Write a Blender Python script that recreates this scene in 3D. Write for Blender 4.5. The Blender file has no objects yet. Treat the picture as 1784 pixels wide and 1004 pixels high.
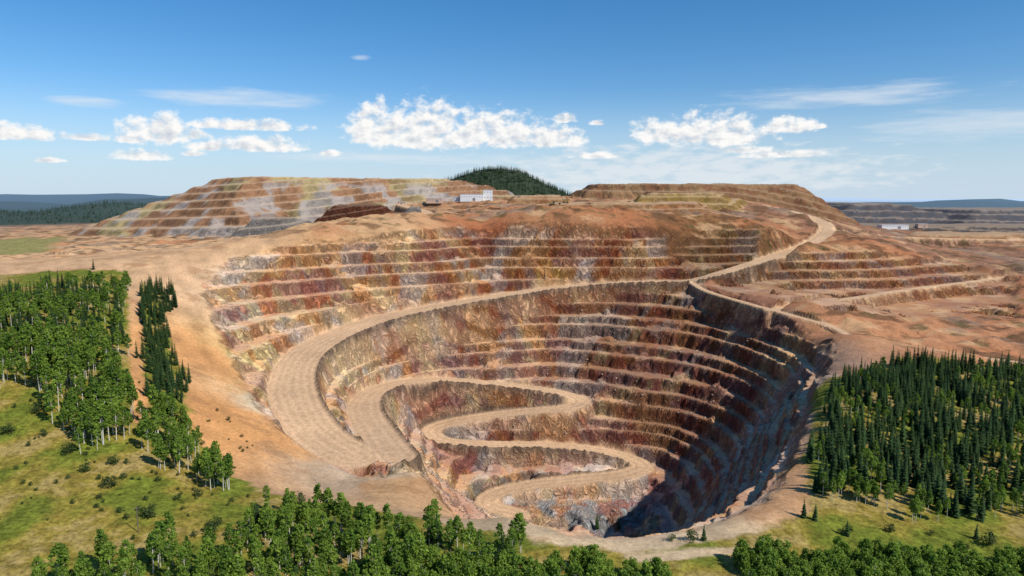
import bpy, bmesh, numpy as np, math, random
from mathutils import Vector
# ---- image pixels back-projected through the camera at assumed elevation (P) or distance (Q)
H=125.0; pit=math.radians(7.4); F=1205.0
def tanv(v): return math.tan(pit+math.atan((v-502)/F))
def P(u,v,z):
    t=tanv(v); y=(H-z)/t; d=y*math.cos(pit)+(H-z)*math.sin(pit); return ((u-892)/F*d,y,z)
def Q(u,v,y):
    dz=y*tanv(v); d=y*math.cos(pit)+dz*math.sin(pit); return ((u-892)/F*d,y,H-dz)
rs=np.random.RandomState(5)
PERM=rs.permutation(512); ANG=rs.rand(512)*2*np.pi; GX=np.cos(ANG); GY=np.sin(ANG)
def perlin(x,y,s=0):
    xi=np.floor(x).astype(int); yi=np.floor(y).astype(int); xf=x-xi; yf=y-yi
    def g(ix,iy,fx,fy):
        h=PERM[(PERM[(ix+s*37)&511]+iy)&511]; return GX[h]*fx+GY[h]*fy
    u=xf*xf*xf*(xf*(xf*6-15)+10); v=yf*yf*yf*(yf*(yf*6-15)+10)
    a=g(xi,yi,xf,yf); b=g(xi+1,yi,xf-1,yf); c=g(xi,yi+1,xf,yf-1); d=g(xi+1,yi+1,xf-1,yf-1)
    return 1.5*((a*(1-u)+b*u)*(1-v)+(c*(1-u)+d*u)*v)
def fbm(x,y,sc,o=4,s=0):
    r=0;a=1;t=0
    for i in range(o):
        r=r+a*perlin(x/sc+i*17.3,y/sc-i*9.1,s+i); t+=a; a*=.5; sc*=.5
    return r/t*1.3
C=[]
def add(*l): C.extend(l)
R1=[Q(1300,352,1330),Q(1350,362,1290),Q(1410,378,1220),Q(1442,398,1120),P(1410,425,57),P(1340,450,45),P(1265,474,34),P(1200,489,25),P(1130,491,22),P(1060,494,19),P(960,503,14),P(860,518,8),P(760,535,2),P(660,557,-5),P(585,585,-11),P(530,620,-16),P(510,665,-22),P(522,715,-29),P(562,765,-36),P(620,797,-40)]
R2=[P(690,797,-41),P(662,760,-45),P(636,715,-50),P(650,685,-55),P(700,667,-60),P(770,662,-66),P(850,668,-71),P(930,677,-77),P(985,687,-81),P(1012,699,-85),P(985,711,-89),P(930,716,-92),P(850,725,-97),P(780,738,-102),P(752,752,-105),P(775,768,-108),P(850,774,-112),P(950,776,-117),P(1040,784,-121),P(1100,800,-125),P(1118,815,-127),P(1080,828,-130),P(1000,836,-133),P(920,846,-137),P(865,860,-140),P(850,878,-143),P(900,895,-145)]
add(*R1); add(*R2)
rim=[P(740,818,-40),P(880,890,-16),P(1000,930,-10),P(1200,917,-10),P(1335,865,-8),P(1385,790,-5),P(1400,720,0),P(1435,645,6),P(1445,590,9),P(1380,553,12),P(1300,522,17),P(1225,497,23),
     P(1265,463,39),P(1165,440,54),P(1160,400,83),P(1000,393,89),P(900,391,90),P(800,392,89),P(700,402,85),P(540,420,76),P(380,450,62),P(300,482,50),P(290,540,32),P(310,650,8),P(380,770,-10),P(460,822,-22),P(560,850,-32),P(650,845,-38)]
add(*rim)
def lerp(a,b,ts):
    for t in ts: add(tuple(a[i]*(1-t)+b[i]*t for i in range(3)))
for a,b in [(P(660,557,-5),P(640,409,81)),(P(760,535,2),P(730,399,87)),(P(860,518,8),P(830,391,89)),(P(960,503,14),P(930,391,90)),(P(1060,494,19),P(1040,394,88)),(P(1130,491,22),P(1120,397,86)),(P(585,585,-11),P(540,420,76)),(P(530,620,-16),P(380,450,62)),(P(508,665,-22),P(290,540,32)),(P(522,715,-29),P(310,650,8)),
  (P(660,557,-5),P(700,660,-59)),(P(760,535,2),P(770,655,-65)),(P(860,518,8),P(850,662,-70)),(P(960,503,14),P(940,672,-77)),(P(1060,494,19),P(1060,715,-88)),(P(1130,491,22),P(1130,760,-98)),(P(1225,497,23),P(1210,780,-100)),(P(1300,522,17),P(1270,790,-95)),(P(1380,553,12),P(1310,780,-78)),(P(585,585,-11),P(650,678,-54))]:
    lerp(a,b,(.25,.5,.75))
add(P(1140,800,-126),P(1180,850,-126),P(1140,880,-145),P(1310,760,-62),P(1250,850,-100),P(1200,900,-130),P(1300,850,-50),
 (60,300,-32),(60,350,-75),(70,400,-115),(80,450,-142),(90,520,-145),(60,560,-145),(-20,330,-38),(0,400,-88),(10,470,-120),(-40,420,-70),P(790,850,-90),P(830,880,-132),
 P(600,862,-33),P(700,862,-31),P(850,912,-18),P(640,825,-39),P(580,800,-38),P(730,805,-40),
 P(1250,430,60),Q(1330,395,985),Q(400,430,900),Q(250,440,900),Q(600,395,1050),Q(800,375,1050),Q(1000,375,1080),Q(1150,375,1080),Q(800,355,1300),Q(1000,352,1300),Q(1250,375,1090),Q(1150,355,1300),
 Q(1490,425,1000),Q(1600,425,1250),Q(1784,425,1300),P(1300,490,25),P(1400,500,15),P(1650,490,15),P(1550,540,6),P(1480,580,5),P(1784,500,10),P(1784,600,-3),P(1600,600,0),P(1700,560,3),P(1340,530,16),P(1490,620,4),P(1450,720,0),P(1440,800,-5),
 P(1500,670,-3),P(1784,700,-8),P(1600,800,-10),P(1784,850,-12),P(1500,880,-10),P(1784,950,-14),P(1400,950,-12),P(1784,1004,-16),P(1100,1004,-13),P(600,1000,-14),P(200,1000,-13),P(0,950,-9),P(0,800,0),P(0,650,22),P(0,560,38),P(0,500,48),P(150,560,36),P(150,700,12),P(200,800,-2),P(300,870,-10),P(400,900,-12),P(500,920,-14),
 P(240,500,46),P(250,600,20),P(270,700,6),
 (-900,300,10),(-900,600,45),(-900,1000,45),(900,300,-15),(1000,600,-5),(1000,1000,15),(0,100,-15),(-600,100,-10),(600,100,-15),
 (-1500,1500,35),(-900,1450,44),(-600,1300,58),(-300,1400,85),(-1500,2200,30),(1700,1500,25),(1100,1400,30),(1700,2200,25),(0,1700,118),(0,2200,100),(600,1700,80),(-700,2000,80),(-2500,1000,40),(-2500,2500,30),(2500,1000,10),(2500,2500,20),(0,3000,60))
C=np.array(C,float); keep=[]
for i,c in enumerate(C):
    if all(np.hypot(*(c[:2]-C[j][:2]))>5 for j in keep): keep.append(i)
C=C[keep]
def tps(r2): return np.where(r2>1e-12,0.5*r2*np.log(np.maximum(r2,1e-12)),0)
X=C[:,:2]/100; n=len(X)
K=tps(((X[:,None]-X[None])**2).sum(-1))+np.eye(n)*0.03
Pm=np.c_[np.ones(n),X]; A=np.block([[K,Pm],[Pm.T,np.zeros((3,3))]])
W=np.linalg.solve(A,np.r_[C[:,2],np.zeros(3)])
def S_exact(x,y):
    o=np.zeros(x.size); x=x.ravel()/100;y=y.ravel()/100
    for a in range(0,x.size,40000):
        xx=x[a:a+40000];yy=y[a:a+40000]
        r2=(xx[:,None]-X[:,0])**2+(yy[:,None]-X[:,1])**2
        o[a:a+40000]=tps(r2)@W[:n]+W[n]+W[n+1]*xx+W[n+2]*yy
    return o
cx=np.r_[np.arange(-2600,-500,20.),np.arange(-500,800,6.),np.arange(800,2601,20.)]
cy=np.r_[np.arange(60,1100,6.),np.arange(1100,3101,20.)]
gx,gy=np.meshgrid(cx,cy); SG=S_exact(gx,gy).reshape(gx.shape)
def interp(G,cx,cy,x,y):
    x=np.clip(x,cx[0],cx[-1]-1e-6);y=np.clip(y,cy[0],cy[-1]-1e-6)
    i=np.clip(np.searchsorted(cx,x,'right')-1,0,len(cx)-2);j=np.clip(np.searchsorted(cy,y,'right')-1,0,len(cy)-2)
    fx=(x-cx[i])/(cx[i+1]-cx[i]);fy=(y-cy[j])/(cy[j+1]-cy[j])
    return (G[j,i]*(1-fx)+G[j,i+1]*fx)*(1-fy)+(G[j+1,i]*(1-fx)+G[j+1,i+1]*fx)*fy
def sdist(poly,x,y):
    p=np.array([q[:2] for q in poly],float); m=np.full(x.shape,1e18); ins=np.zeros(x.shape,bool)
    for k in range(len(p)):
        a=p[k];b=p[(k+1)%len(p)];e=b-a
        t=np.clip(((x-a[0])*e[0]+(y-a[1])*e[1])/(e@e+1e-9),0,1)
        m=np.minimum(m,(x-a[0]-t*e[0])**2+(y-a[1]-t*e[1])**2)
        c=((a[1]>y)!=(b[1]>y)); xx=a[0]+(y-a[1])*e[0]/(e[1] if abs(e[1])>1e-9 else 1e-9)
        ins^=c&(x<xx)
    return np.where(ins,1,-1)*np.sqrt(m)
def grow(start,s,g,end):
    o=[start]
    while abs(o[-1])<end:
        s*=g; o.append(o[-1]+s*(1 if start>0 else -1))
    return o[1:]
D=1.4
fx=np.arange(-330,310,D)
ax=np.r_[np.array(grow(-330.,D,1.01,2000))[::-1],fx,grow(float(fx[-1]),D,1.008,2000)]
ax=np.r_[np.array(grow(ax[0],25,1.12,60000))[::-1],ax,grow(ax[-1],25,1.12,60000)]
fy=np.arange(240,950,D)
ay=np.r_[np.arange(60,240,4.),fy,grow(float(fy[-1]),D,1.008,3200)]
ay=np.r_[ay,grow(ay[-1],25,1.1,90000)]
gx,gy=np.meshgrid(ax,ay)
S=interp(SG,cx,cy,gx,gy)
far=np.clip((np.maximum(np.abs(gx)/2300,gy/2700)-.85)/.25,0,1); far=far*far*(3-2*far)
S=S*(1-far)+far*15
def sm(a,b,x):
    t=np.clip((x-a)/(b-a),0,1); return t*t*(3-2*t)
def terr(z,st,fr):
    k=np.floor(z/st); f=z/st-k; t=np.clip((f-(1-fr))/fr,0,1)
    return st*(k+0.07*f+0.93*(.8*t+.2*t*t*(3-2*t)))
def facem(z,st,fr):
    f=z/st-np.floor(z/st); return sm(1-fr-.05,1-fr+.02,f)*sm(1.0,.97,f)
# mined bench levels: nominal 12 m lifts of uneven height
_l=np.arange(-264,265,12.); _l=_l+np.random.RandomState(12).uniform(-2.6,2.6,len(_l))
def bench(z,fr):
    k=np.clip(np.searchsorted(_l,z,'right')-1,0,len(_l)-2); L0=_l[k]; L1=_l[k+1]; f=(z-L0)/(L1-L0)
    t=np.clip((f-(1-fr))/fr,0,1); fm_=sm(1-fr-.05,1-fr+.02,f)*sm(1.0,.97,f)
    return L0+(L1-L0)*(0.07*f+0.93*(.8*t+.2*t*t*(3-2*t))),fm_
near=np.exp(-np.maximum(gy-1100,0)/800)
n1=fbm(gx,gy,45,3,1); n2=fbm(gx,gy,11,3,4); n3=fbm(gx,gy,4.5,2,9); n4=fbm(gx,gy,24,2,6)
rm_=[P(740,818,-40)]+rim[1:20]+[P(400,452,60),P(350,485,48),P(372,540,28),P(415,620,6),P(450,700,-12),P(500,762,-30),P(560,805,-38),P(650,835,-38)]
dr=sdist(rm_,gx,gy)
mask=sm(-4,10,dr+5*n2)
rb=[P(1225,495,24),P(1260,468,37),P(1170,445,52),P(1165,402,83),Q(1250,395,985),Q(1330,400,985),P(1330,450,44),P(1420,440,50),P(1640,470,20),P(1784,490,12),P(1784,540,6),P(1560,560,6),P(1450,560,8),P(1310,520,18)]
mask2=sm(0,15,sdist(rb,gx,gy)+3*n2)*(1-mask)
Sn=S+1.8*n1+1.9*n4+2.2*n2+.5*n3
drim=-sdist(rim,gx,gy)
plat=np.clip(sm(0,25,drim),0,1)*sm(700,900,gy+.8*np.maximum(gx,0))*(1-sm(2100,2600,gy))
h=S+1.2*n1+.35*n2+.15*n3+plat*(7*np.abs(fbm(gx,gy*1.6,90,4,17))+3*fbm(gx,gy,22,3,19))*sm(10,50,drim)
scree=.75*sm(.18,.38,fbm(gx,gy,36,4,91)+.10*sm(-60,-200,gx)*sm(700,500,gy))   # collapsed bench patches
FR=.28
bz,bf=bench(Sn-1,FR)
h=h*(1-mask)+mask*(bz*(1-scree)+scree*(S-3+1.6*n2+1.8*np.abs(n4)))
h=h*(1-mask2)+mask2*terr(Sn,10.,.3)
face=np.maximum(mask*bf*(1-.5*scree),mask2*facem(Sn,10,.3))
dumps=[]
gul=np.abs(fbm(gx,gy,70,3,23))*26+3*n2
def dump(poly,top,slope,st,fr,tag,ga=1.):
    global h
    d=sdist(poly,gx,gy)- ga*gul+ga*8
    dd=np.maximum(d,0)*slope
    t=terr(dd,st,fr)
    hh=np.minimum(S+t, top+2.5*fbm(gx,gy,60,3,27)+1.2*n2)
    m=(d>0)&(hh>h); h=np.where(m,hh,h); dumps.append((tag,m))
    face[:]=np.where(m,facem(dd,st,fr)*(hh<top-2),face)
LD=[Q(100,414,1500),Q(250,414,1230),Q(400,409,1150),Q(455,397,1170),Q(540,372,1330),Q(690,345,1480),Q(800,335,1600),Q(940,325,1750),Q(940,325,2300),(-1150,2300,0),(-1110,1800,0)]
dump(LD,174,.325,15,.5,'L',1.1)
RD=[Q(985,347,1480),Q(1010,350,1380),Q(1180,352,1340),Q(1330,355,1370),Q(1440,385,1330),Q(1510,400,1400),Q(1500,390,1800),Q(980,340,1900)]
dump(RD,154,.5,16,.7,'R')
dump([Q(525,405,1080),Q(640,398,1090),Q(700,385,1150),Q(690,370,1260),Q(560,370,1260)],114,.8,10,.7,'D',.5)
dump([Q(690,388,1130),Q(760,380,1130),Q(760,370,1200),Q(690,370,1200)],112,.6,30,.9,'G',.3)
dump([Q(390,412,1130),Q(520,404,1120),Q(560,380,1250),Q(450,372,1330),Q(400,390,1250)],92,.6,14,.6,'G',.4)
dump([Q(930,372,1100),Q(1060,375,1080),Q(1250,378,1100),Q(1240,360,1240),Q(940,358,1220)],118,.5,8,.7,'P',.6)
dump([Q(1080,366,1180),Q(1290,366,1180),Q(1310,356,1300),Q(1080,352,1300)],134,.5,10,.7,'O',.5)
dump([Q(880,358,1250),Q(1000,356,1240),Q(1000,350,1330),Q(880,350,1330)],130,.5,9,.7,'P',.4)
dump([(1080,2450,0),(1700,2380,0),(1750,3500,0),(1050,3500,0)],106,.36,26,.6,'F')
dump([(1450,2250,0),(2500,2350,0),(2500,3300,0),(1500,3300,0)],84,.34,22,.6,'F')
dump([(900,1700,0),(1500,1650,0),(1560,2050,0),(900,2000,0)],54,.34,13,.6,'F')
dump([(1450,1550,0),(2000,1600,0),(2000,1900,0),(1500,1900,0)],50,.34,12,.6,'F')
dump([(760,1350,0),(1250,1300,0),(1300,1480,0),(880,1520,0)],54,.4,9,.6,'P')
dump([(900,1020,0),(1200,1000,0),(1250,1150,0),(880,1180,0)],42,.35,9,.6,'P')
def gauss(x0,y0,sx,sy,a):
    return a*np.exp(-((gx-x0)/sx)**2-((gy-y0)/sy)**2)
hill=gauss(-45,2350,235,260,122)*(1+.04*fbm(gx,gy,200,2,3)); h=np.where(hill>2,np.minimum(h,120)+hill,h+hill)
lf=(gauss(-2000,2700,700,350,52)+gauss(-1500,2900,300,300,60)+gauss(-3200,3300,900,500,70))*(1+.4*fbm(gx,gy,350,3,6)); h=h+lf
fm=fbm(gx,gy,2200,5,11); fm2=fbm(gx,gy,900,4,12)
mt_=(gauss(-5200,8500,3000,1200,125)+gauss(-8200,10000,3000,1500,140)+gauss(-3600,7800,900,700,70)+gauss(5600,8500,700,900,105)+gauss(7900,9500,1500,900,110)+gauss(2600,6500,900,600,55)+gauss(4200,7000,1500,600,80))*(1+.35*fm+.35*fm2)+(gauss(-2700,4700,700,350,95)+gauss(-1900,4400,500,300,75)+gauss(-4000,5200,900,500,98))*(1+.6*fm2)
h=h+np.maximum(mt_,0)+gauss(12000,30000,5000,5000,150)
def crom(pts,step=2.):
    p=np.array(pts,float); p=np.vstack([2*p[0]-p[1],p,2*p[-1]-p[-2]]); o=[]
    for i in range(1,len(p)-2):
        L=np.linalg.norm(p[i+1]-p[i]); m=max(2,int(L/step)); t=np.linspace(0,1,m,endpoint=False)[:,None]
        o.append(.5*((2*p[i])+(-p[i-1]+p[i+1])*t+(2*p[i-1]-5*p[i]+4*p[i+1]-p[i+2])*t*t+(-p[i-1]+3*p[i]-3*p[i+1]+p[i+2])*t**3))
    o=np.vstack(o+[p[-2][None]])
    for _ in range(6): o[1:-1,2]=(o[:-2,2]+2*o[1:-1,2]+o[2:,2])/4
    return o
def ground(x,y): return interp(h,ax,ay,np.array(x,float),np.array(y,float))
UR=[Q(100,446,870),Q(220,443,880),Q(330,436,900),Q(450,424,930),Q(560,410,980),Q(680,394,1040),Q(750,378,1090),Q(790,372,1120),Q(900,372,1130),Q(1000,380,1050)]
UR2=[Q(750,378,1090),Q(740,368,1200),Q(700,356,1320),Q(760,352,1330)]
RR=[P(1200,489,25),P(1235,508,19),P(1320,533,15),P(1440,566,10),P(1500,592,6),P(1620,610,0),P(1784,632,-3),P(1950,650,-5)]
R3=[Q(1445,400,1110),Q(1520,410,1150),Q(1640,415,1250),Q(1784,418,1350)]
R4=[P(1340,540,14),P(1480,520,12),P(1600,502,14),P(1784,480,14)]
roads=[(R1,lambda t:26+12*sm(.5,.75,t),-1),(R2,lambda t:30-8*sm(.1,.35,t),1),(UR,lambda t:24+0*t,0),(UR2,lambda t:20+0*t,0),(RR,lambda t:8+0*t,0),(R3,lambda t:16+0*t,0),(R4,lambda t:12+0*t,0)]
rd=np.full(h.shape,1e9); rz=np.zeros(h.shape); side=np.zeros(h.shape); rt=np.zeros(h.shape); rid=np.zeros(h.shape,int)
for ri,(pts,wf,bs) in enumerate(roads):
    c=crom(pts); tt=np.linspace(0,1,len(c)); ww=wf(tt); tg=np.gradient(c[:,:2],axis=0)
    for k in range(len(c)):
        R=45
        i0,i1=np.searchsorted(ax,[c[k,0]-R,c[k,0]+R]); j0,j1=np.searchsorted(ay,[c[k,1]-R,c[k,1]+R])
        if i1<=i0 or j1<=j0: continue
        dx=ax[i0:i1][None]-c[k,0]; dy=ay[j0:j1][:,None]-c[k,1]; d=np.sqrt(dx*dx+dy*dy)
        w=ww[k]/2; e=np.maximum(d-w,0)
        sl=(slice(j0,j1),slice(i0,i1))
        hh=h[sl]; z=c[k,2]; m=d<R
        h[sl]=np.where(m,np.clip(hh,z-2.6*e,z+2.8*e),hh)
        q=d-w<rd[sl]
        sg=np.sign(tg[k,0]*dy-tg[k,1]*dx)
        for arr,val in ((rd,d-w),(rz,z+0*d),(side,sg*(-1 if bs==1 else 1)),(rt,tt[k]+0*d),(rid,ri+0*d)):
            arr[sl]=np.where(q,val,arr[sl])
fl=np.clip(1-(rd+1.5)/3,0,1)*(rd<1.5)
h=h*(1-fl)+fl*(rz+.12*n3)
roadm=np.clip(1-(rd+1+1.5*n2)/3,0,1)
bm=((rid==0)&(rt>.36)&(side>0))|((rid==1)&(side>0)&(rt<.97))
berm=bm*np.exp(-((rd-.5)/1.6)**2)*(1+.9*n3)*(rd<50)
h=h+2.2*berm
hx=np.gradient(h,axis=1)/np.gradient(gx,axis=1); hy=np.gradient(h,axis=0)/np.gradient(gy,axis=0)
slope=np.sqrt(hx**2+hy**2); steep=sm(.45,1.1,slope)
floor_=sm(-136,-142,S)*mask
h=h+near*steep*(1.3*fbm(gx,gy,8,3,13))*(rd>2)+floor_*(rd>2)*(1.8*np.abs(fbm(gx,gy,14,3,15))+.8*n3)
def Rr(u,v,y0=120):
    ys=np.arange(y0,6000,2.); q=[Q(u,v,y) for y in (ys[0],ys[-1])]
    k=(q[1][0]-q[0][0])/(ys[-1]-ys[0]); xs=q[0][0]+k*(ys-ys[0]); zs=H-ys*tanv(v)
    g=ground(xs,ys); i=int(np.argmax(g>=zs)); return (round(float(xs[i]),1),round(float(ys[i]),1))
def RP(l): return [Rr(u,v) for u,v in l]
gp=RP([(0,478),(200,472),(240,482),(285,520),(285,580),(318,640),(328,740),(390,815),(470,865),(600,880),(740,905),(880,935),(930,950),(1100,965),(1300,935),(1400,895),(1408,860),(1412,700),(1460,655),(1560,628),(1784,642)])
gp=[(-2000,gp[0][1])]+gp+[(2000,gp[-1][1]),(2000,-500),(-2000,-500)]
grass=sm(-2,3,sdist(gp,gx,gy)+5*n2+4*n1)
strip=RP([(222,470),(246,470),(250,560),(252,640),(262,740),(232,740),(222,640),(222,560)])
grass=grass*(1-sm(-1,2,sdist(strip,gx,gy)+2*n2))
trk=RP([(1085,966),(1180,960),(1290,953),(1305,966),(1180,978),(1100,984)])
grass=grass*(1-.95*sm(-.5,1,sdist(trk,gx,gy)+1*n2))
fg=np.clip(sm(0,30,sdist([Q(-900,412,1600),Q(130,412,1450),Q(100,440,960),Q(60,452,900),Q(-900,460,850)],gx,gy)+20*n1)+sm(2150,2350,gy),0,1)
for t,m in dumps: fg=np.where(m,0,fg)
fg=np.maximum(fg,sm(4,15,hill)); fg=np.maximum(fg,sm(5,12,lf))
Z=[(350,620,(.56,.30,.13),50),(430,540,(.72,.58,.39),35),(400,490,(.62,.45,.29),40),(450,650,(.74,.58,.26),40),(470,720,(.66,.54,.37),30),(600,650,(.68,.53,.31),40),(600,440,(.50,.24,.095),60),(480,470,(.60,.39,.20),50),
(850,430,(.42,.16,.075),60),(950,478,(.52,.30,.09),40),(700,500,(.54,.30,.14),50),(850,560,(.46,.23,.12),50),(800,630,(.42,.25,.20),40),(930,620,(.40,.22,.17),40),(1100,440,(.42,.18,.085),60),(1050,480,(.42,.19,.09),40),(1100,560,(.31,.13,.075),60),(1200,680,(.31,.12,.09),60),(1300,620,(.36,.20,.13),50),
(1000,890,(.46,.45,.43),50),(1100,900,(.46,.45,.43),50),(920,885,(.46,.45,.43),40),(1180,860,(.40,.36,.33),35),(900,815,(.38,.27,.21),30),(900,750,(.43,.26,.18),30),(800,830,(.42,.36,.30),30),(700,760,(.50,.41,.31),25),(1350,700,(.40,.31,.23),40),(1250,850,(.38,.31,.25),40),(640,830,(.50,.38,.26),35),(620,850,(.40,.30,.21),14),(700,850,(.54,.34,.18),30),
(1600,500,(.42,.19,.095),120),(1500,570,(.45,.23,.12),80),(1200,430,(.22,.11,.05),60),(1300,440,(.25,.14,.06),60),(1450,440,(.42,.22,.11),80),(1100,940,(.58,.44,.28),40),(1380,850,(.50,.30,.16),30),(380,720,(.58,.31,.13),50),(1700,440,(.30,.17,.11),200),(950,370,(.40,.20,.10),100),(600,400,(.52,.33,.18),120),(300,440,(.58,.38,.22),150)]
zpts=[Rr(u,v) for u,v,c,r in Z]
wsum=np.full(h.shape,1e-6); col=np.zeros(h.shape+(3,))+np.array([.36,.23,.14])*1e-6
xw=gx+18*n1+10*n2; yw=gy+18*fbm(gx,gy,45,3,31)
for (u,v,c,r),q in zip(Z,zpts):
    d2=(xw-q[0])**2+(yw-q[1])**2; w=1/(d2/(r*r)+.12)**2.2; wsum+=w; col+=w[...,None]*np.array(c)
col/=wsum[...,None]
v1=fbm(gx,gy,38,5,41); v2=fbm(gx+.5*h,gy-.3*h,24,4,51); v3=fbm(gx,gy+.6*h,60,4,55); v4=fbm(gx-.5*h,gy,70,4,57)
pal=np.array([[.44,.10,.045],[.72,.56,.30],[.36,.31,.29],[.58,.25,.08],[.36,.16,.15],[.60,.34,.15],[.54,.49,.45]])
inm=np.clip(mask+mask2,0,1)
for k,(nn,thr,s) in enumerate(((v1,.15,.6),(-v1,.2,.6),(v2,.24,.5),(-v2,.18,.55),(v3,.14,.55),(-v3,.2,.5),(v4,.22,.55))):
    w=s*sm(thr,thr+.1,nn)*np.clip(mask+mask2*.6,0,1)
    lum=col.mean(-1,keepdims=True)/.30
    col=col*(1-w[...,None])+w[...,None]*pal[k]*np.clip(lum,.5,1.3)
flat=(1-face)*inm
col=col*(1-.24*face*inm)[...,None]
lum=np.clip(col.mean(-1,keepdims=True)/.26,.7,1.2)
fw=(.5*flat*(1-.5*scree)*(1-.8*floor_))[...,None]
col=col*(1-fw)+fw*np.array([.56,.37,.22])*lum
pm=plat*(1-inm)
a1=fbm(gx,gy*1.5,60,4,33); a2=fbm(gx,gy*1.5,120,4,35); a3=fbm(gx,gy*2,30,3,37)
for nn,thr,c,s in ((a1,.12,(.15,.085,.045),.75),(-a1,.15,(.52,.34,.19),.7),(a2,.2,(.27,.20,.15),.6),(-a2,.2,(.44,.19,.09),.6),(a3,.28,(.11,.10,.04),.6)):
    w=(s*sm(thr,thr+.2,nn)*pm)[...,None]; col=col*(1-w)+w*np.array(c)
od=(1-inm)*(1-grass)*(1-pm)*near; er=fbm(gx+.6*gy,(gy-.6*gx)*.25,14,4,93)
col=col*(1+od*(.24*er+.15*n4))[...,None]
w=(.5*od*sm(.2,.5,n1+.5*n2))[...,None]; col=col*(1-w)+w*np.array([.38,.21,.10])
for t,m in dumps:
    q=sm(-.1,.25,v1)[...,None]
    if t=='L':
        st_=fbm(gx+.35*gy,gy*.15,60,5,61); b=fbm(gx,gy*.6,150,4,63); b2=fbm(gx,gy,90,4,65)
        q2=sm(-.1,.1,b+.2*st_+.15)[...,None]; q3=(sm(.02,.18,b2+.5*st_+.2*sm(-700,-450,gx)-.12)*sm(168,150,h))[...,None]
        c=np.array([.44,.25,.14])*q2+np.array([.56,.44,.23])*(1-q2); c=c*(1-.85*q3)+.85*q3*np.array([.52,.46,.41])
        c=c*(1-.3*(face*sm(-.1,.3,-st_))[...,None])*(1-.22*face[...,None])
    elif t=='R': c=np.array([.25,.13,.07])*q+np.array([.31,.19,.10])*(1-q)
    elif t=='D': c=np.array([.14,.055,.03])+0*q
    elif t=='G': c=np.array([.27,.24,.21])+0*q
    elif t=='P': c=np.array([.32,.16,.075])*q+np.array([.38,.23,.12])*(1-q)
    elif t=='O': c=np.array([.30,.20,.065])*q+np.array([.36,.24,.10])*(1-q)
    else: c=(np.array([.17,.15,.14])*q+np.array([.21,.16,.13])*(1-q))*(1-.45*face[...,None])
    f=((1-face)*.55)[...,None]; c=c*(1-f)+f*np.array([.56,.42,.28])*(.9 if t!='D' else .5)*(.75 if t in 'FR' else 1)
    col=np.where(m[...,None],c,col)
rc=np.array([.59,.405,.25])*(1+.14*n1[...,None]+.1*fbm(gx,gy,6,2,77)[...,None]+(.07*np.sin(np.clip(rd,-60,60)*1.1+2*n1))[...,None])
rm=(roadm)[...,None]; col=col*(1-rm)+rm*rc
bb=np.clip(berm*.9,0,.85)[...,None]; col=col*(1-bb)+bb*np.array([.14,.10,.075])
col=1.08*np.clip(col,0,1)**1.16
g1=fbm(gx,gy,35,4,81); g2=fbm(gx,gy,6,4,91)
k1=sm(-.2,.3,g1)[...,None]
gc=np.array([.26,.195,.035])*(1-k1)+np.array([.14,.16,.02])*k1
gc=gc*(1+.5*g2[...,None])
w=sm(.12,.4,-g1+.4*g2)[...,None]*.6; gc=gc*(1-w)+w*np.array([.35,.25,.10])
col=col*(1-grass[...,None])+grass[...,None]*gc
fgc=np.where((gy>1800)[...,None],np.array([.035,.05,.022]),np.array([.25,.22,.08])); col=col*(1-fg[...,None])+fg[...,None]*fgc
hz=1-np.exp(-np.maximum(np.hypot(gx,gy)-1900,0)/9500); hz=hz[...,None]  # aerial haze painted into the terrain vertex colours, stronger with distance
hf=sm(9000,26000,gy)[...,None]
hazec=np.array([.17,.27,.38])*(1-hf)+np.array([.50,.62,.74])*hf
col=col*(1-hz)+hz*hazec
def coll_link(ob): bpy.context.scene.collection.objects.link(ob); return ob
def grid_mesh(name):
    ny,nx=h.shape; me=bpy.data.meshes.new(name)
    co=np.stack([gx,gy,h],-1).reshape(-1,3).astype(np.float32)
    idx=np.arange(nx*ny).reshape(ny,nx); f=np.stack([idx[:-1,:-1],idx[:-1,1:],idx[1:,1:],idx[1:,:-1]],-1).reshape(-1,4)
    me.vertices.add(len(co)); me.vertices.foreach_set('co',co.ravel())
    me.loops.add(f.size); me.loops.foreach_set('vertex_index',f.ravel().astype(np.int32))
    me.polygons.add(len(f)); me.polygons.foreach_set('loop_start',np.arange(0,f.size,4,dtype=np.int32))
    me.update(calc_edges=True)
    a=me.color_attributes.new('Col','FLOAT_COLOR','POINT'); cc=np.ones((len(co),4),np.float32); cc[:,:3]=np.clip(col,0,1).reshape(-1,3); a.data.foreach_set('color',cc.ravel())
    a=me.attributes.new('rock','FLOAT','POINT'); a.data.foreach_set('value',np.clip(np.maximum(steep,.8*floor_)*(1-grass)*(1-roadm)*near,0,1).ravel().astype(np.float32))
    a=me.attributes.new('meadow','FLOAT','POINT'); a.data.foreach_set('value',np.clip(grass,0,1).ravel().astype(np.float32))
    me.polygons.foreach_set('use_smooth',np.ones(len(f),bool))
    return coll_link(bpy.data.objects.new(name,me))
ter=grid_mesh('terrain')
def N(nt,t,**k):
    n=nt.nodes.new(t)
    for a,b in k.items(): setattr(n,a,b)
    return n
mat=bpy.data.materials.new('ground_rock'); mat.use_nodes=True; nt=mat.node_tree; L=nt.links.new
bs=nt.nodes['Principled BSDF']; bs.inputs['Roughness'].default_value=.95; bs.inputs['Specular IOR Level'].default_value=.1
at=N(nt,'ShaderNodeAttribute',attribute_name='Col'); rk=N(nt,'ShaderNodeAttribute',attribute_name='rock'); md_=N(nt,'ShaderNodeAttribute',attribute_name='meadow'); tc=N(nt,'ShaderNodeTexCoord')
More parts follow.
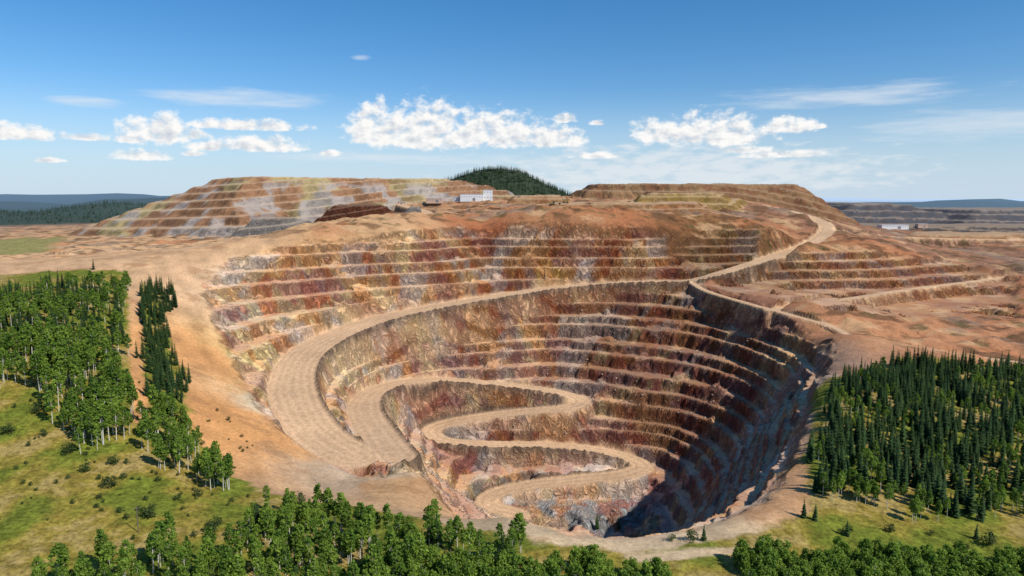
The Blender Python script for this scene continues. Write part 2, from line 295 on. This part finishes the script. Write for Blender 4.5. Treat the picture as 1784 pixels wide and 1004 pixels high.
def mm_(op,a,b,c=None):
    n=N(nt,'ShaderNodeMath',operation=op)
    for i,x in enumerate((a,b,c)):
        if x is None: continue
        if isinstance(x,(int,float)): n.inputs[i].default_value=x
        else: L(x,n.inputs[i])
    return n.outputs[0]
def ntx(sc_,det,ro,dist=0,vec=None):
    n=N(nt,'ShaderNodeTexNoise'); n.inputs['Scale'].default_value=sc_; n.inputs['Detail'].default_value=det; n.inputs['Roughness'].default_value=ro; n.inputs['Distortion'].default_value=dist
    L(vec or tc.outputs['Object'],n.inputs['Vector']); return n
no=ntx(.5,6,.7)
mp=N(nt,'ShaderNodeMapping'); mp.inputs['Scale'].default_value=(1,1,.7); L(tc.outputs['Object'],mp.inputs[0])
nc=ntx(.11,5,.62,.8,mp.outputs[0])
crk=mm_('MINIMUM',mm_('MULTIPLY',mm_('ABSOLUTE',mm_('SUBTRACT',nc.outputs['Fac'],.5),0),8.),1.)
cr2=mm_('MULTIPLY_ADD',mm_('SUBTRACT',crk,1.),mm_('MULTIPLY',rk.outputs['Fac'],.42),1.)
mr=N(nt,'ShaderNodeMapRange'); mr.inputs[1].default_value=.35; mr.inputs[2].default_value=.65
L(mm_('MULTIPLY_ADD',md_.outputs['Fac'],-.25,.78),mr.inputs[3]); L(mm_('MULTIPLY_ADD',md_.outputs['Fac'],.25,1.22),mr.inputs[4])
L(no.outputs['Fac'],mr.inputs[0])
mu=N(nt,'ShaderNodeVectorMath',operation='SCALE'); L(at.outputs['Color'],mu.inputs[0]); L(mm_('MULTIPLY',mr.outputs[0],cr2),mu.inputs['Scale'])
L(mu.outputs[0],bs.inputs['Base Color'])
bp=N(nt,'ShaderNodeBump'); bp.inputs['Strength'].default_value=.85; bp.inputs['Distance'].default_value=1.6
hh_=mm_('MULTIPLY',mm_('MULTIPLY_ADD',rk.outputs['Fac'],.8,.15),no.outputs['Fac']); hh_=mm_('MULTIPLY_ADD',mm_('MULTIPLY',rk.outputs['Fac'],1.6),crk,hh_)
L(hh_,bp.inputs['Height']); L(bp.outputs[0],bs.inputs['Normal'])
ter.data.materials.append(mat)
# ---------------- vegetation
def leafmat(name,c1,c2,trans=.25):
    m=bpy.data.materials.new(name); m.use_nodes=True; nt=m.node_tree; b=nt.nodes['Principled BSDF']; b.inputs['Roughness'].default_value=.7; b.inputs['Specular IOR Level'].default_value=.2
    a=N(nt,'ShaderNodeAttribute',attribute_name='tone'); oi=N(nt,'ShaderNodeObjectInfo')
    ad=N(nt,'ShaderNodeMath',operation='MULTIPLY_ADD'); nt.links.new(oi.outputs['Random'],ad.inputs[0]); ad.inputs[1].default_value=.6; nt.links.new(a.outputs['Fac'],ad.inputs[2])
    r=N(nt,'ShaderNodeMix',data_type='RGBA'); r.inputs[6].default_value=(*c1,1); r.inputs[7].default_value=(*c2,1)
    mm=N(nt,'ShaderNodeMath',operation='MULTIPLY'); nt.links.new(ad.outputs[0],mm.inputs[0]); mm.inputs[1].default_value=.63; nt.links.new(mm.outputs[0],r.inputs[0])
    nt.links.new(r.outputs[2],b.inputs['Base Color'])
    t=N(nt,'ShaderNodeBsdfTranslucent'); nt.links.new(r.outputs[2],t.inputs[0]); mx=N(nt,'ShaderNodeMixShader'); mx.inputs[0].default_value=trans
    nt.links.new(b.outputs[0],mx.inputs[1]); nt.links.new(t.outputs[0],mx.inputs[2]); nt.links.new(mx.outputs[0],nt.nodes['Material Output'].inputs[0]); return m
def plain(name,c,rough=.8,noise=.2,scale=2.):
    m=bpy.data.materials.new(name); m.use_nodes=True; nt=m.node_tree; b=nt.nodes['Principled BSDF']; b.inputs['Roughness'].default_value=rough
    no=N(nt,'ShaderNodeTexNoise'); no.inputs['Scale'].default_value=scale; mr=N(nt,'ShaderNodeMapRange'); mr.inputs[3].default_value=1-noise; mr.inputs[4].default_value=1+noise
    tc=N(nt,'ShaderNodeTexCoord'); nt.links.new(tc.outputs['Object'],no.inputs[0]); nt.links.new(no.outputs['Fac'],mr.inputs[0])
    mu=N(nt,'ShaderNodeVectorMath',operation='SCALE'); mu.inputs[0].default_value=c; nt.links.new(mr.outputs[0],mu.inputs['Scale']); nt.links.new(mu.outputs[0],b.inputs['Base Color']); return m
M_sp=leafmat('spruce_needles',(.014,.034,.013),(.07,.13,.03),.1)
M_as=leafmat('aspen_leaves',(.045,.12,.014),(.34,.46,.06),.4)
M_bu=leafmat('shrub_leaves',(.025,.045,.012),(.09,.13,.03),.2)
M_bark=plain('spruce_bark',(.09,.065,.045)); M_white=plain('aspen_bark',(.58,.55,.46),.8,.35,3.)
M_rock=plain('rubble_rock',(.36,.25,.18),.95,.4,.4)
class MB:
    def __init__(s): s.v=[];s.f=[];s.m=[];s.t=[]
    def face(s,pts,mi,tone=0.):
        b=len(s.v); s.v.extend(pts); s.f.append(tuple(range(b,b+len(pts)))); s.m.append(mi); s.t.append(tone)
    def tube(s,a,b,ra,rb,n=6,mi=0,cap=False):
        a=Vector(a);b=Vector(b); d=(b-a).normalized(); x=d.orthogonal().normalized(); y=d.cross(x)
        A=[a+ra*(math.cos(t)*x+math.sin(t)*y) for t in [k*2*math.pi/n for k in range(n)]]
        B=[b+rb*(math.cos(t)*x+math.sin(t)*y) for t in [k*2*math.pi/n for k in range(n)]]
        for k in range(n): s.face([A[k],A[(k+1)%n],B[(k+1)%n],B[k]],mi)
        if cap: s.face(A[::-1],mi); s.face(B,mi)
    def box(s,c,sz,mi,tx=0,ty=0):
        x,y,z=c; a,b,d=[q/2 for q in sz]
        V=[Vector((x+i*a*(1-(tx if k>0 else 0)),y+j*b*(1-(ty if k>0 else 0)),z+k*d)) for k in (-1,1) for j in (-1,1) for i in (-1,1)]
        for f in ((0,2,3,1),(4,5,7,6),(0,1,5,4),(2,6,7,3),(0,4,6,2),(1,3,7,5)): s.face([V[i] for i in f],mi)
    def mesh(s,name,mats):
        me=bpy.data.meshes.new(name); me.from_pydata([tuple(v) for v in s.v],[],s.f)
        for m in mats: me.materials.append(m)
        me.polygons.foreach_set('material_index',s.m)
        a=me.attributes.new('tone','FLOAT','FACE'); a.data.foreach_set('value',s.t); return me
def spruce(seed,Ht=14.,Rm=2.1,lev=24):
    r=random.Random(seed); b=MB(); b.tube((0,0,-.5),(0,0,Ht*.97),.2,.02,5,0)
    for i in range(lev):
        t=(i+.5*r.random())/lev; z=Ht*(.06+.92*t); R=Rm*(1-t)**.85*(1+.35*(r.random()-.5))+.12
        nb=8 if t<.7 else 6
        for k in range(nb):
            if r.random()<.12: continue
            a=2*math.pi*(k+r.random()*.8)/nb+i; rr=R*(.6+.6*r.random()); ca,sa=math.cos(a),math.sin(a)
            w=.32*rr+.18; dz=-.28*rr; tone=r.random()*.7+.3*t
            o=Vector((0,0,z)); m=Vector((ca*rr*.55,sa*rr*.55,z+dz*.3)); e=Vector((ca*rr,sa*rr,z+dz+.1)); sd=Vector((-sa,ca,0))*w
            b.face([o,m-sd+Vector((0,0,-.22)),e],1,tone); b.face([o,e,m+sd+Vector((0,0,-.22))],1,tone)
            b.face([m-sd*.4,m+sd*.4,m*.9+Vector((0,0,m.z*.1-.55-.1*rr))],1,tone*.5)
    b.face([Vector((.12,0,Ht*.95)),Vector((-.12,.05,Ht*.95)),Vector((0,0,Ht*1.03))],1,.6)
    return b.mesh('spruce',[M_bark,M_sp])
def aspen(seed,Ht=13.,R=1.8,lo=.42,ncl=40,nl=17,ls=.37,trunk=.17,mats=None):
    r=random.Random(seed); b=MB(); top=Vector(((r.random()-.5)*.8,(r.random()-.5)*.8,Ht*.93)); mid=Vector(((r.random()-.5)*.5,(r.random()-.5)*.5,Ht*.5))
    b.tube((0,0,-.5),mid,trunk,trunk*.7,6,0); b.tube(mid,top,trunk*.7,.03,5,0)
    for i in range(ncl):
        t=lo+(1-lo)*r.random()**.9; prof=math.sin(math.pi*min(1,max(.05,(t-lo)/(1-lo)*.85+.13)))**.7
        a=r.random()*6.283; q=R*prof*(.35+.65*math.sqrt(r.random())); z=Ht*t
        c=Vector((math.cos(a)*q,math.sin(a)*q,z)); s0=mid.lerp(top,max(0,min(1,(z-1.2)/Ht*2-1))) if z>Ht*.5 else Vector((mid.x*z/Ht,mid.y*z/Ht,max(.5,z-1.0)))
        if i%3==0: b.tube(s0,c,.045,.015,3,0)
        cr=.5+.5*r.random(); tn=r.random()*.6+.2*q/R
        for j in range(nl):
            d=Vector((r.gauss(0,1),r.gauss(0,1),r.gauss(0,.8))).normalized()*cr*r.random()**.4; p=c+d
            n=(Vector((r.gauss(0,1),r.gauss(0,1),r.gauss(0,1)))+d*1.2+Vector((0,0,.6))).normalized(); x=n.orthogonal().normalized(); y=n.cross(x); an=r.random()*6.28
            x2=x*math.cos(an)+y*math.sin(an); y2=y*math.cos(an)-x*math.sin(an); s=ls*(.7+.6*r.random())
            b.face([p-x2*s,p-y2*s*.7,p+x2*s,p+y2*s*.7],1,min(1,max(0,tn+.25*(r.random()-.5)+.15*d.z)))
    return b.mesh('aspen',mats or [M_white,M_as])
def rock(seed):
    r=random.Random(seed)
    bm=bmesh.new(); bmesh.ops.create_icosphere(bm,subdivisions=1,radius=1)
    for v in bm.verts: v.co*=(.7+.6*r.random()); v.co.z*=.7
    me=bpy.data.meshes.new('boulder'); bm.to_mesh(me); bm.free(); me.materials.append(M_rock); return me
def protos(name,meshes):
    c=bpy.data.collections.new(name)
    for i,m in enumerate(meshes):
        o=bpy.data.objects.new(m.name,m); c.objects.link(o)
    return c
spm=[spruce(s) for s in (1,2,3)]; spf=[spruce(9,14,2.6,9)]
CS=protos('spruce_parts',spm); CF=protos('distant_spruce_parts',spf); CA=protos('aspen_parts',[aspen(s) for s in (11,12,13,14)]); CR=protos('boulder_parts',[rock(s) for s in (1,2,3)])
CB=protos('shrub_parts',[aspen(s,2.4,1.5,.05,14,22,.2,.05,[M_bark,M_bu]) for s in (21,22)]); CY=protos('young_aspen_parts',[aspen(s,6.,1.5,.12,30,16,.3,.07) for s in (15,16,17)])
def scatter(name,pts,coll,s0,s1,seed=0):
    r=np.random.RandomState(seed); pts=np.array(pts,float); n=len(pts)
    z=ground(pts[:,0],pts[:,1]); me=bpy.data.meshes.new(name); me.vertices.add(n); me.vertices.foreach_set('co',np.c_[pts[:,:2],z].astype(np.float32).ravel())
    sc=s0+(s1-s0)*r.rand(n)
    if pts.shape[1]>2: sc=sc*pts[:,2]
    ss=np.c_[sc*(.85+.3*r.rand(n)),sc*(.85+.3*r.rand(n)),sc]
    a=me.attributes.new('scl','FLOAT_VECTOR','POINT'); a.data.foreach_set('vector',ss.astype(np.float32).ravel())
    rot=np.c_[(r.rand(n)-.5)*.08,(r.rand(n)-.5)*.08,r.rand(n)*6.283]; a=me.attributes.new('rot','FLOAT_VECTOR','POINT'); a.data.foreach_set('vector',rot.astype(np.float32).ravel())
    ob=coll_link(bpy.data.objects.new(name,me)); g=bpy.data.node_groups.new(name,'GeometryNodeTree')
    g.interface.new_socket('Geometry',in_out='INPUT',socket_type='NodeSocketGeometry'); g.interface.new_socket('Geometry',in_out='OUTPUT',socket_type='NodeSocketGeometry')
    gi=g.nodes.new('NodeGroupInput'); go=g.nodes.new('NodeGroupOutput'); ip=g.nodes.new('GeometryNodeInstanceOnPoints'); ci=g.nodes.new('GeometryNodeCollectionInfo')
    ci.inputs['Collection'].default_value=coll; ci.inputs['Separate Children'].default_value=True; ci.inputs['Reset Children'].default_value=True
    ip.inputs['Pick Instance'].default_value=True
    na=g.nodes.new('GeometryNodeInputNamedAttribute'); na.data_type='FLOAT_VECTOR'; na.inputs[0].default_value='scl'
    nb=g.nodes.new('GeometryNodeInputNamedAttribute'); nb.data_type='FLOAT_VECTOR'; nb.inputs[0].default_value='rot'
    l=g.links.new; l(gi.outputs[0],ip.inputs['Points']); l(ci.outputs[0],ip.inputs['Instance']); l(na.outputs[0],ip.inputs['Scale']); l(nb.outputs[0],ip.inputs['Rotation']); l(ip.outputs[0],go.inputs[0])
    md=ob.modifiers.new('instances','NODES'); md.node_group=g; return ob
def fill(poly,dens,seed,holes=.0):
    r=np.random.RandomState(seed); p=np.array(poly)[:,:2]; lo=p.min(0);hi=p.max(0); n=int((hi-lo).prod()*dens)
    x=lo[0]+(hi-lo)[0]*r.rand(n); y=lo[1]+(hi-lo)[1]*r.rand(n); k=sdist(poly,x,y)+9*fbm(x,y,18,3,5)>0
    if holes>0: k&=fbm(x,y,16,3,int(seed)+2)>-1+holes
    return np.c_[x,y][k]
regs=dict(
 fA=[(0,520),(60,508),(130,500),(218,500),(216,600),(228,700),(225,790),(150,800),(90,750),(30,690),(-100,660),(-200,540)],
 fB=[(246,500),(305,505),(302,545),(280,585),(326,650),(322,700),(300,730),(258,730),(250,600)],
 fB2=[(255,720),(310,730),(350,800),(430,850),(385,868),(310,845),(258,790)],
 fC=[(455,890),(560,905),(700,935),(920,965),(900,990),(700,1015),(600,1060),(30,1060),(60,1010),(340,975),(440,950)],
 fD=[(620,1016),(700,1000),(1000,1000),(1160,1012),(1180,1060),(620,1060)],
 fE=[(1285,984),(1500,972),(1800,982),(1850,1080),(1290,1060)],
 fF=[(1445,700),(1480,662),(1560,640),(1784,650),(2050,700),(2050,920),(1784,905),(1650,915),(1560,895),(1430,880),(1415,800)])
rg={k:RP(v) for k,v in regs.items()}
one=lambda a,s=1.:np.c_[a,np.full(len(a),s)]
A=fill(rg['fA'],.028,1,.66); r=np.random.RandomState(3); q=fbm(A[:,0],A[:,1],40,2,8)+(.42-(A[:,1]-300)/380)
s_=q+.35*r.rand(len(A))<0; As=A[s_]; Aa=A[~s_]; Aa=np.c_[Aa,np.where(Aa[:,1]<430,1.45,1.1)]
B=fill(rg['fB'],.042,2,.5); B2=fill(rg['fB2'],.036,3,.6); Cc=fill(rg['fC'],.036,4,.68); Dd=fill(rg['fD'],.11,5,.5); Ee=fill(rg['fE'],.15,6,.45)
Fp=fill(rg['fF'],.046,7,.45); q=fbm(Fp[:,0],Fp[:,1],30,2,15)+.25*r.rand(len(Fp))+np.where(Fp[:,1]<300,.3,0); Fs=Fp[q<.38]; Fa=Fp[q>=.38]
cs=r.rand(len(Cc))<.12
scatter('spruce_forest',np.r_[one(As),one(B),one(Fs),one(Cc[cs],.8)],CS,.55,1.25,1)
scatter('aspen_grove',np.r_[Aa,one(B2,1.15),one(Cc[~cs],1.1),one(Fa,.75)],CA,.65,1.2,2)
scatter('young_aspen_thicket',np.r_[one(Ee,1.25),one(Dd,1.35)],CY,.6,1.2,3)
sh=RP([(18,758),(75,765),(120,790),(150,825),(200,812),(215,835),(190,850),(255,875),(310,872),(345,868),(375,920),(395,935),(365,930),(520,880),(1170,945),(1205,945),(1225,942),(1550,930),(1620,935),(1720,950),(1475,930),(260,905),(140,760),(60,720)])
m=fill([(-400,240),(-400,420),(-160,420),(-110,270),(-30,235)],.006,12); m2=fill([(100,225),(200,225),(260,262),(120,255)],.008,13)
scatter('meadow_shrubs',np.r_[one(np.array(sh),1.3),one(m,.6),one(m2,.6)],CB,.6,1.6,4)
r=np.random.RandomState(9); x=-45+260*r.randn(3500); y=2250+160*r.randn(3500); k=(interp(hill,ax,ay,x,y)>14)
x2=-3600+2600*r.rand(7000); y2=2300+1400*r.rand(7000); k2=interp(lf,ax,ay,x2,y2)>9
scatter('distant_spruce_forest',np.r_[np.c_[x,y][k],np.c_[x2,y2][k2]],CF,.8,1.3,5)
x=-350+680*r.rand(32000); y=280+680*r.rand(32000); k=(interp(mask,ax,ay,x,y)>.5)&(interp(np.clip(rd,-50,50),ax,ay,x,y)>2)&(fbm(x,y,30,3,44)+.35*interp(scree,ax,ay,x,y)+.3*interp(floor_,ax,ay,x,y)>.02)
s=.22+1.0*r.rand(k.sum())**4
scatter('rubble_boulders',np.c_[np.c_[x,y][k],s],CR,.8,1.4,6)
gz=lambda x,y:float(ground([x],[y])[0])
for i,(u,v,s) in enumerate([(1040,925,.95),(1078,922,.7),(1400,905,.6),(1420,908,.55),(1226,945,.5),(163,470,.8),(1475,938,.5),(1700,940,.5)]):
    q=Rr(u,v); o=coll_link(bpy.data.objects.new('spruce_tree',spm[i%3])); o.location=(q[0],q[1],gz(*q)-.1); o.scale=(s*1.15,s*1.15,s); o.rotation_euler=(0,0,i)
# ---------------- structures
M_wall=plain('painted_metal_white',(.72,.72,.70),.6,.06,.3); M_roof=plain('roof_metal',(.5,.5,.5),.5,.1,.3); M_win=plain('window_glass',(.03,.04,.05),.2,.1,1.); M_tanw=plain('tan_cladding',(.55,.38,.28),.7,.08,.3)
M_yel=plain('dusty_yellow_paint',(.42,.28,.08),.6,.2,1.); M_blk=plain('rubber_black',(.025,.025,.025),.8,.1,3.); M_wood=plain('weathered_wood',(.16,.12,.085),.9,.25,2.); M_stl=plain('grey_steel',(.2,.2,.2),.5,.1,2.)
def empty(name,x,y,rz=0):
    o=coll_link(bpy.data.objects.new(name,None)); o.location=(x,y,gz(x,y)); o.rotation_euler=(0,0,rz); return o
def part(par,name,c,sz,mat):
    b=MB(); b.box((0,0,0),sz,0); o=coll_link(bpy.data.objects.new(name,b.mesh(name,[mat]))); o.parent=par; o.location=c; return o
def hall(par,nm,cx_,cy_,wx,wy,hz_,mw,nwin,rows=1):
    part(par,nm+'_walls',(cx_,cy_,hz_/2-1),(wx,wy,hz_+2),mw); part(par,nm+'_roof',(cx_,cy_,hz_+.3),(wx+1,wy+1,.6),M_roof)
    for r_ in range(rows):
        for i in range(nwin):
            part(par,nm+'_window',(cx_-wx/2+wx*(i+.5)/nwin,cy_-wy/2-.06,hz_*(r_+.6)/(rows)),(wx/nwin*.35,.1,1.0),M_win)
bx,by=Rr(830,350,1000); e=empty('processing_plant',bx,by); hall(e,'hall',-8,0,44,22,12,M_wall,9); hall(e,'tower',22,3,17,18,20,M_wall,3,2); hall(e,'annex',-36,4,18,14,7,M_roof,4); part(e,'hall_door',(-4,-11.1,2.5),(5,.2,5),M_stl)
bx,by=Rr(757,353,1000); e=empty('mine_workshop',bx,by); hall(e,'workshop',0,0,30,14,7,M_tanw,6); part(e,'workshop_door',(6,-7.1,2.5),(5,.2,5),M_stl)
bx,by=Rr(700,356,1000); e=empty('storage_shed',bx,by); hall(e,'shed',0,0,16,9,4.5,M_tanw,3); part(e,'shed_door',(0,-4.6,1.5),(3,.2,3),M_stl)
bx,by=Rr(1555,399,1000); e=empty('warehouse',bx,by); hall(e,'warehouse',0,0,66,24,9,M_wall,12); part(e,'warehouse_door',(10,-12.1,3),(8,.2,6),M_stl)
bx,by=Rr(1605,396,1000); e=empty('warehouse',bx,by); hall(e,'warehouse',0,0,24,14,8,M_tanw,5); part(e,'warehouse_door',(4,-7.1,2),(4,.2,4),M_stl)
def truck_mesh():
    b=MB(); b.box((0,0,2.1),(3.6,9.5,1.0),0); b.box((-.2,-3.9,4.0),(2.4,2.0,2.2),0,.08,.1); b.box((-.2,-4.93,4.4),(2.0,.1,1.0),2)
    pr=[(-3.6,3.2),(5.2,4.6),(5.2,6.4),(-2.4,6.0),(-5.6,6.2),(-5.6,5.9),(-3.6,5.4)]
    for x in (-2.6,2.6): b.face([Vector((x,y,z)) for y,z in pr],0)
    for i in (0,1,2,4,5,6):
        a,c=pr[i],pr[(i+1)%7]; b.face([Vector((-2.6,a[0],a[1])),Vector((2.6,a[0],a[1])),Vector((2.6,c[0],c[1])),Vector((-2.6,c[0],c[1]))],0)
    for x,y in ((-2.4,-3.2),(2.4,-3.2),(-2.1,2.8),(2.1,2.8)):
        w=.5 if y<0 else .9; b.tube((x-w,y,1.35),(x+w,y,1.35),1.35,1.35,14,1,True); b.tube((x-w-.02,y,1.35),(x+w+.02,y,1.35),.6,.6,10,0,True)
    b.box((0,-4.9,2.6),(3.8,.4,1.4),0); return b.mesh('haul_truck',[M_yel,M_blk,M_win])
tm=truck_mesh()
for (x,y,rz) in [(87,1130,1.2),(-150,1110,1.5)]:
    o=coll_link(bpy.data.objects.new('haul_truck',tm)); o.location=(x,y,gz(x,y)); o.rotation_euler=(0,0,rz)
def exc_mesh():
    b=MB(); b.box((-1.7,0,.7),(1.0,6.5,1.4),1); b.box((1.7,0,.7),(1.0,6.5,1.4),1); b.box((0,0,1.5),(2.4,3,.6),1); b.box((0,.8,3.1),(4.2,5.2,2.6),0,.05,.05); b.box((-1.3,-2.2,3.6),(1.5,1.6,2.6),2)
    b.tube((.5,-1.8,2.8),(.5,-6.5,7.2),.55,.4,6,0,True); b.tube((.5,-6.5,7.2),(.5,-9.2,3.0),.4,.3,6,0,True); b.box((.5,-9.0,2.0),(2.2,1.8,1.8),1,.15,.15); return b.mesh('excavator',[M_yel,M_blk,M_win])
x,y=65,1120; o=coll_link(bpy.data.objects.new('excavator',exc_mesh())); o.location=(x,y,gz(x,y)); o.rotation_euler=(0,0,1.2); o.scale=(1.3,1.3,1.3)
def rig_mesh():
    b=MB(); b.box((-1.8,0,.8),(1.0,8,1.5),1); b.box((1.8,0,.8),(1.0,8,1.5),1); b.box((0,.5,2.6),(4.2,10,2.2),0); b.box((1.0,-3.6,4.6),(2,2,2),2)
    for sx in (-.8,.8):
        for sy in (-5.4,-4.2): b.tube((sx,sy,1.5),(sx,sy,19),.2,.2,4,0)
    for k in range(9):
        z=2+k*1.9; s=1 if k%2 else -1; b.tube((-.8*s,-5.4,z),(.8*s,-5.4,z+1.9),.11,.11,4,0); b.tube((-.8*s,-4.2,z),(.8*s,-4.2,z+1.9),.11,.11,4,0)
    b.box((0,-4.8,19.2),(2,1.8,.6),0); return b.mesh('drill_rig',[M_stl,M_blk,M_win])
x,y=-67,1075; o=coll_link(bpy.data.objects.new('drill_rig',rig_mesh())); o.location=(x,y,gz(x,y))
def pole_mesh():
    b=MB(); b.tube((0,0,-.6),(0,0,11),.24,.16,8,0,True); b.box((0,.24,10.2),(2.4,.16,.18),0)
    for x_ in (-.95,0,.95): b.tube((x_,.24,10.29),(x_,.24,10.55),.08,.05,6,1,True)
    return b.mesh('utility_pole',[M_wood,M_stl])
pmesh=pole_mesh()
for x,y in ((-153,268),(-57,248)):
    o=coll_link(bpy.data.objects.new('utility_pole',pmesh)); o.location=(x,y,gz(x,y)); o.rotation_euler=(0,0,.6)
# ---------------- light & sky
az=math.radians(126); el=math.radians(44)
sun=bpy.data.lights.new('sun','SUN'); sun.energy=4.6; sun.angle=math.radians(.5); sun.color=(1,.95,.88)
so=coll_link(bpy.data.objects.new('sun',sun))
dv=Vector((math.sin(az)*math.cos(el),math.cos(az)*math.cos(el),math.sin(el))); so.rotation_euler=dv.to_track_quat('Z','Y').to_euler()
w=bpy.data.worlds.new('sky'); bpy.context.scene.world=w; w.use_nodes=True; wt=w.node_tree; LL=wt.links.new
try: w.cycles.sampling_method='MANUAL'; w.cycles.sample_map_resolution=256
except Exception: pass
sk=N(wt,'ShaderNodeTexSky',sky_type='NISHITA'); sk.sun_disc=False; sk.sun_elevation=el; sk.sun_rotation=az; sk.altitude=1500; sk.dust_density=.4; sk.ozone_density=2.5; sk.air_density=1.2
def mth(op,*a,cl=False):
    n=N(wt,'ShaderNodeMath',operation=op); n.use_clamp=cl
    for i,x in enumerate(a):
        if isinstance(x,(int,float)): n.inputs[i].default_value=x
        else: LL(x,n.inputs[i])
    return n.outputs[0]
tcw=N(wt,'ShaderNodeTexCoord'); sp=N(wt,'ShaderNodeSeparateXYZ'); LL(tcw.outputs['Generated'],sp.inputs[0])
azn=mth('MULTIPLY',mth('ARCTAN2',sp.outputs[0],sp.outputs[1]),57.2958); eln=mth('MULTIPLY',mth('ARCSINE',sp.outputs[2]),57.2958)
def noise(sx,sz,det,off=(0,0),rough=.55):
    cb=N(wt,'ShaderNodeCombineXYZ'); LL(mth('MULTIPLY_ADD',azn,sx,off[0]),cb.inputs[0]); LL(mth('MULTIPLY_ADD',eln,sz,off[1]),cb.inputs[1])
    n=N(wt,'ShaderNodeTexNoise'); n.inputs['Scale'].default_value=1; n.inputs['Detail'].default_value=det; n.inputs['Roughness'].default_value=rough; LL(cb.outputs[0],n.inputs['Vector']); return n.outputs['Fac']
def ell(a0,e0,wa,we,fb):
    x=mth('MULTIPLY',mth('SUBTRACT',azn,a0),1/wa); e=mth('MULTIPLY',mth('SUBTRACT',eln,e0),1/we); e=mth('MAXIMUM',e,mth('MULTIPLY',e,-fb))
    return mth('SUBTRACT',1,mth('ADD',mth('MULTIPLY',x,x),mth('MULTIPLY',e,e)))
cum=[(-10.9,5.0,2.9,2.90),(-7.1,4.8,5.8,3.30),(-2.0,4.8,5.8,2.60),(2.9,4.5,3.8,1.60),(-9.8,4.4,2.4,0.70),(11.9,4.9,2.9,1.70),(15.8,4.6,5.0,2.30),(21.6,5.2,2.2,1.20),(4.3,6.2,1.3,0.65),(20.9,3.2,3.7,0.50),(-34.8,4.1,2.4,1.00),(-31.3,4.1,2.1,0.45),(-26.7,4.4,2.9,2.00),(-28.5,4.1,1.3,0.75),(-27.7,2.9,2.2,0.70),(-20.6,5.3,5.2,0.75),(-19.4,3.8,3.7,1.10),(-14.5,3.4,1.3,0.40),(-24.2,4.5,1.3,0.70),(-23.1,3.7,2.1,0.70),(-24.3,3.2,1.0,0.40),(23.4,5.2,0.8,0.35),(6.9,5.9,0.7,0.40),(-33.6,2.5,1.3,0.30),(18.5,3.6,2.5,.5),(6.5,3.3,2.0,.5)]
M=None
for a,e,wa,we in cum:
    m=ell(a,e,wa,we,3.0); M=m if M is None else mth('MAXIMUM',M,m)
n0=noise(.8,1.1,8,(3.1,1.7),.6); nA=noise(.8,1.1,5,(3.35,2.15)); nB=noise(.8,1.1,5,(3.1,1.7))
def smooth(x,a,b):
    n=N(wt,'ShaderNodeMapRange',interpolation_type='SMOOTHSTEP'); LL(x,n.inputs[0]); n.inputs[1].default_value=a; n.inputs[2].default_value=b; return n.outputs[0]
Dn=mth('ADD',mth('MAXIMUM',M,-1.5),mth('MULTIPLY',mth('SUBTRACT',n0,.5),3.3))
al=smooth(Dn,-.05,.9)
lit=mth('ADD',.58,mth('MULTIPLY',mth('SUBTRACT',nB,nA),2.8),cl=True)
lit=mth('ADD',lit,mth('MULTIPLY',mth('SUBTRACT',1,smooth(Dn,.2,1.6)),.32),cl=True)
lo=ell(13.3,1.8,19,2.8,1.2); n5=noise(.5,1.6,6,(9,4))
hz_=smooth(mth('ADD',mth('MAXIMUM',lo,-1),mth('MULTIPLY',mth('SUBTRACT',n5,.5),3.5)),.1,1.1)
MC=None
for a,e,wa,we in [(-21.3,7.4,7.8,0.95),(-31.0,6.6,2.9,0.48),(25.0,7.3,10.0,1.05),(33.3,5.0,7.6,1.43),(-8.9,3.2,14.3,0.57),(-11.9,10.8,1.0,0.24)]:
    m=ell(a,e,wa,we,1.); MC=m if MC is None else mth('MAXIMUM',MC,m)
n6=noise(.16,1.3,8,(5,2),.62)
cir=smooth(mth('ADD',mth('MAXIMUM',MC,-1),mth('MULTIPLY',mth('SUBTRACT',n6,.5),3.2)),.0,1.6)
def mix(f,a,b):
    n=N(wt,'ShaderNodeMix',data_type='RGBA')
    for i,x in ((0,f),(6,a),(7,b)):
        if isinstance(x,tuple): n.inputs[i].default_value=x
        elif isinstance(x,(int,float)): n.inputs[i].default_value=x
        else: LL(x,n.inputs[i])
    return n.outputs[2]
tint=mix(smooth(eln,0,16),(.80,1.0,1.22,1),(.38,.84,1.18,1))
mt=N(wt,'ShaderNodeMix',data_type='RGBA',blend_type='MULTIPLY'); mt.inputs[0].default_value=1; LL(sk.outputs[0],mt.inputs[6]); LL(tint,mt.inputs[7])
c=mix(mth('MULTIPLY',mth('SUBTRACT',1,smooth(eln,-1,9)),.92),mt.outputs[2],(5.6,6.9,8.3,1))
c=mix(mth('MULTIPLY',cir,.65),c,(7.6,8.2,8.8,1))
c=mix(mth('MULTIPLY',hz_,.7),c,(7.9,8.3,8.7,1))
cc=mix(lit,(5.2,5.8,6.7,1),(9.8,9.7,9.5,1))
c=mix(al,c,cc)
bg=wt.nodes['Background']; bg.inputs[1].default_value=.1; LL(c,bg.inputs[0])
cam=bpy.data.cameras.new('camera'); co=coll_link(bpy.data.objects.new('camera',cam))
co.location=(0,0,H); co.rotation_euler=(math.pi/2-pit,0,0); cam.sensor_width=36; cam.lens=36*F/1784; cam.clip_end=200000; cam.clip_start=1
bpy.context.scene.camera=co
sc=bpy.context.scene; sc.view_settings.view_transform='Standard'; sc.view_settings.look='None'; sc.view_settings.exposure=0
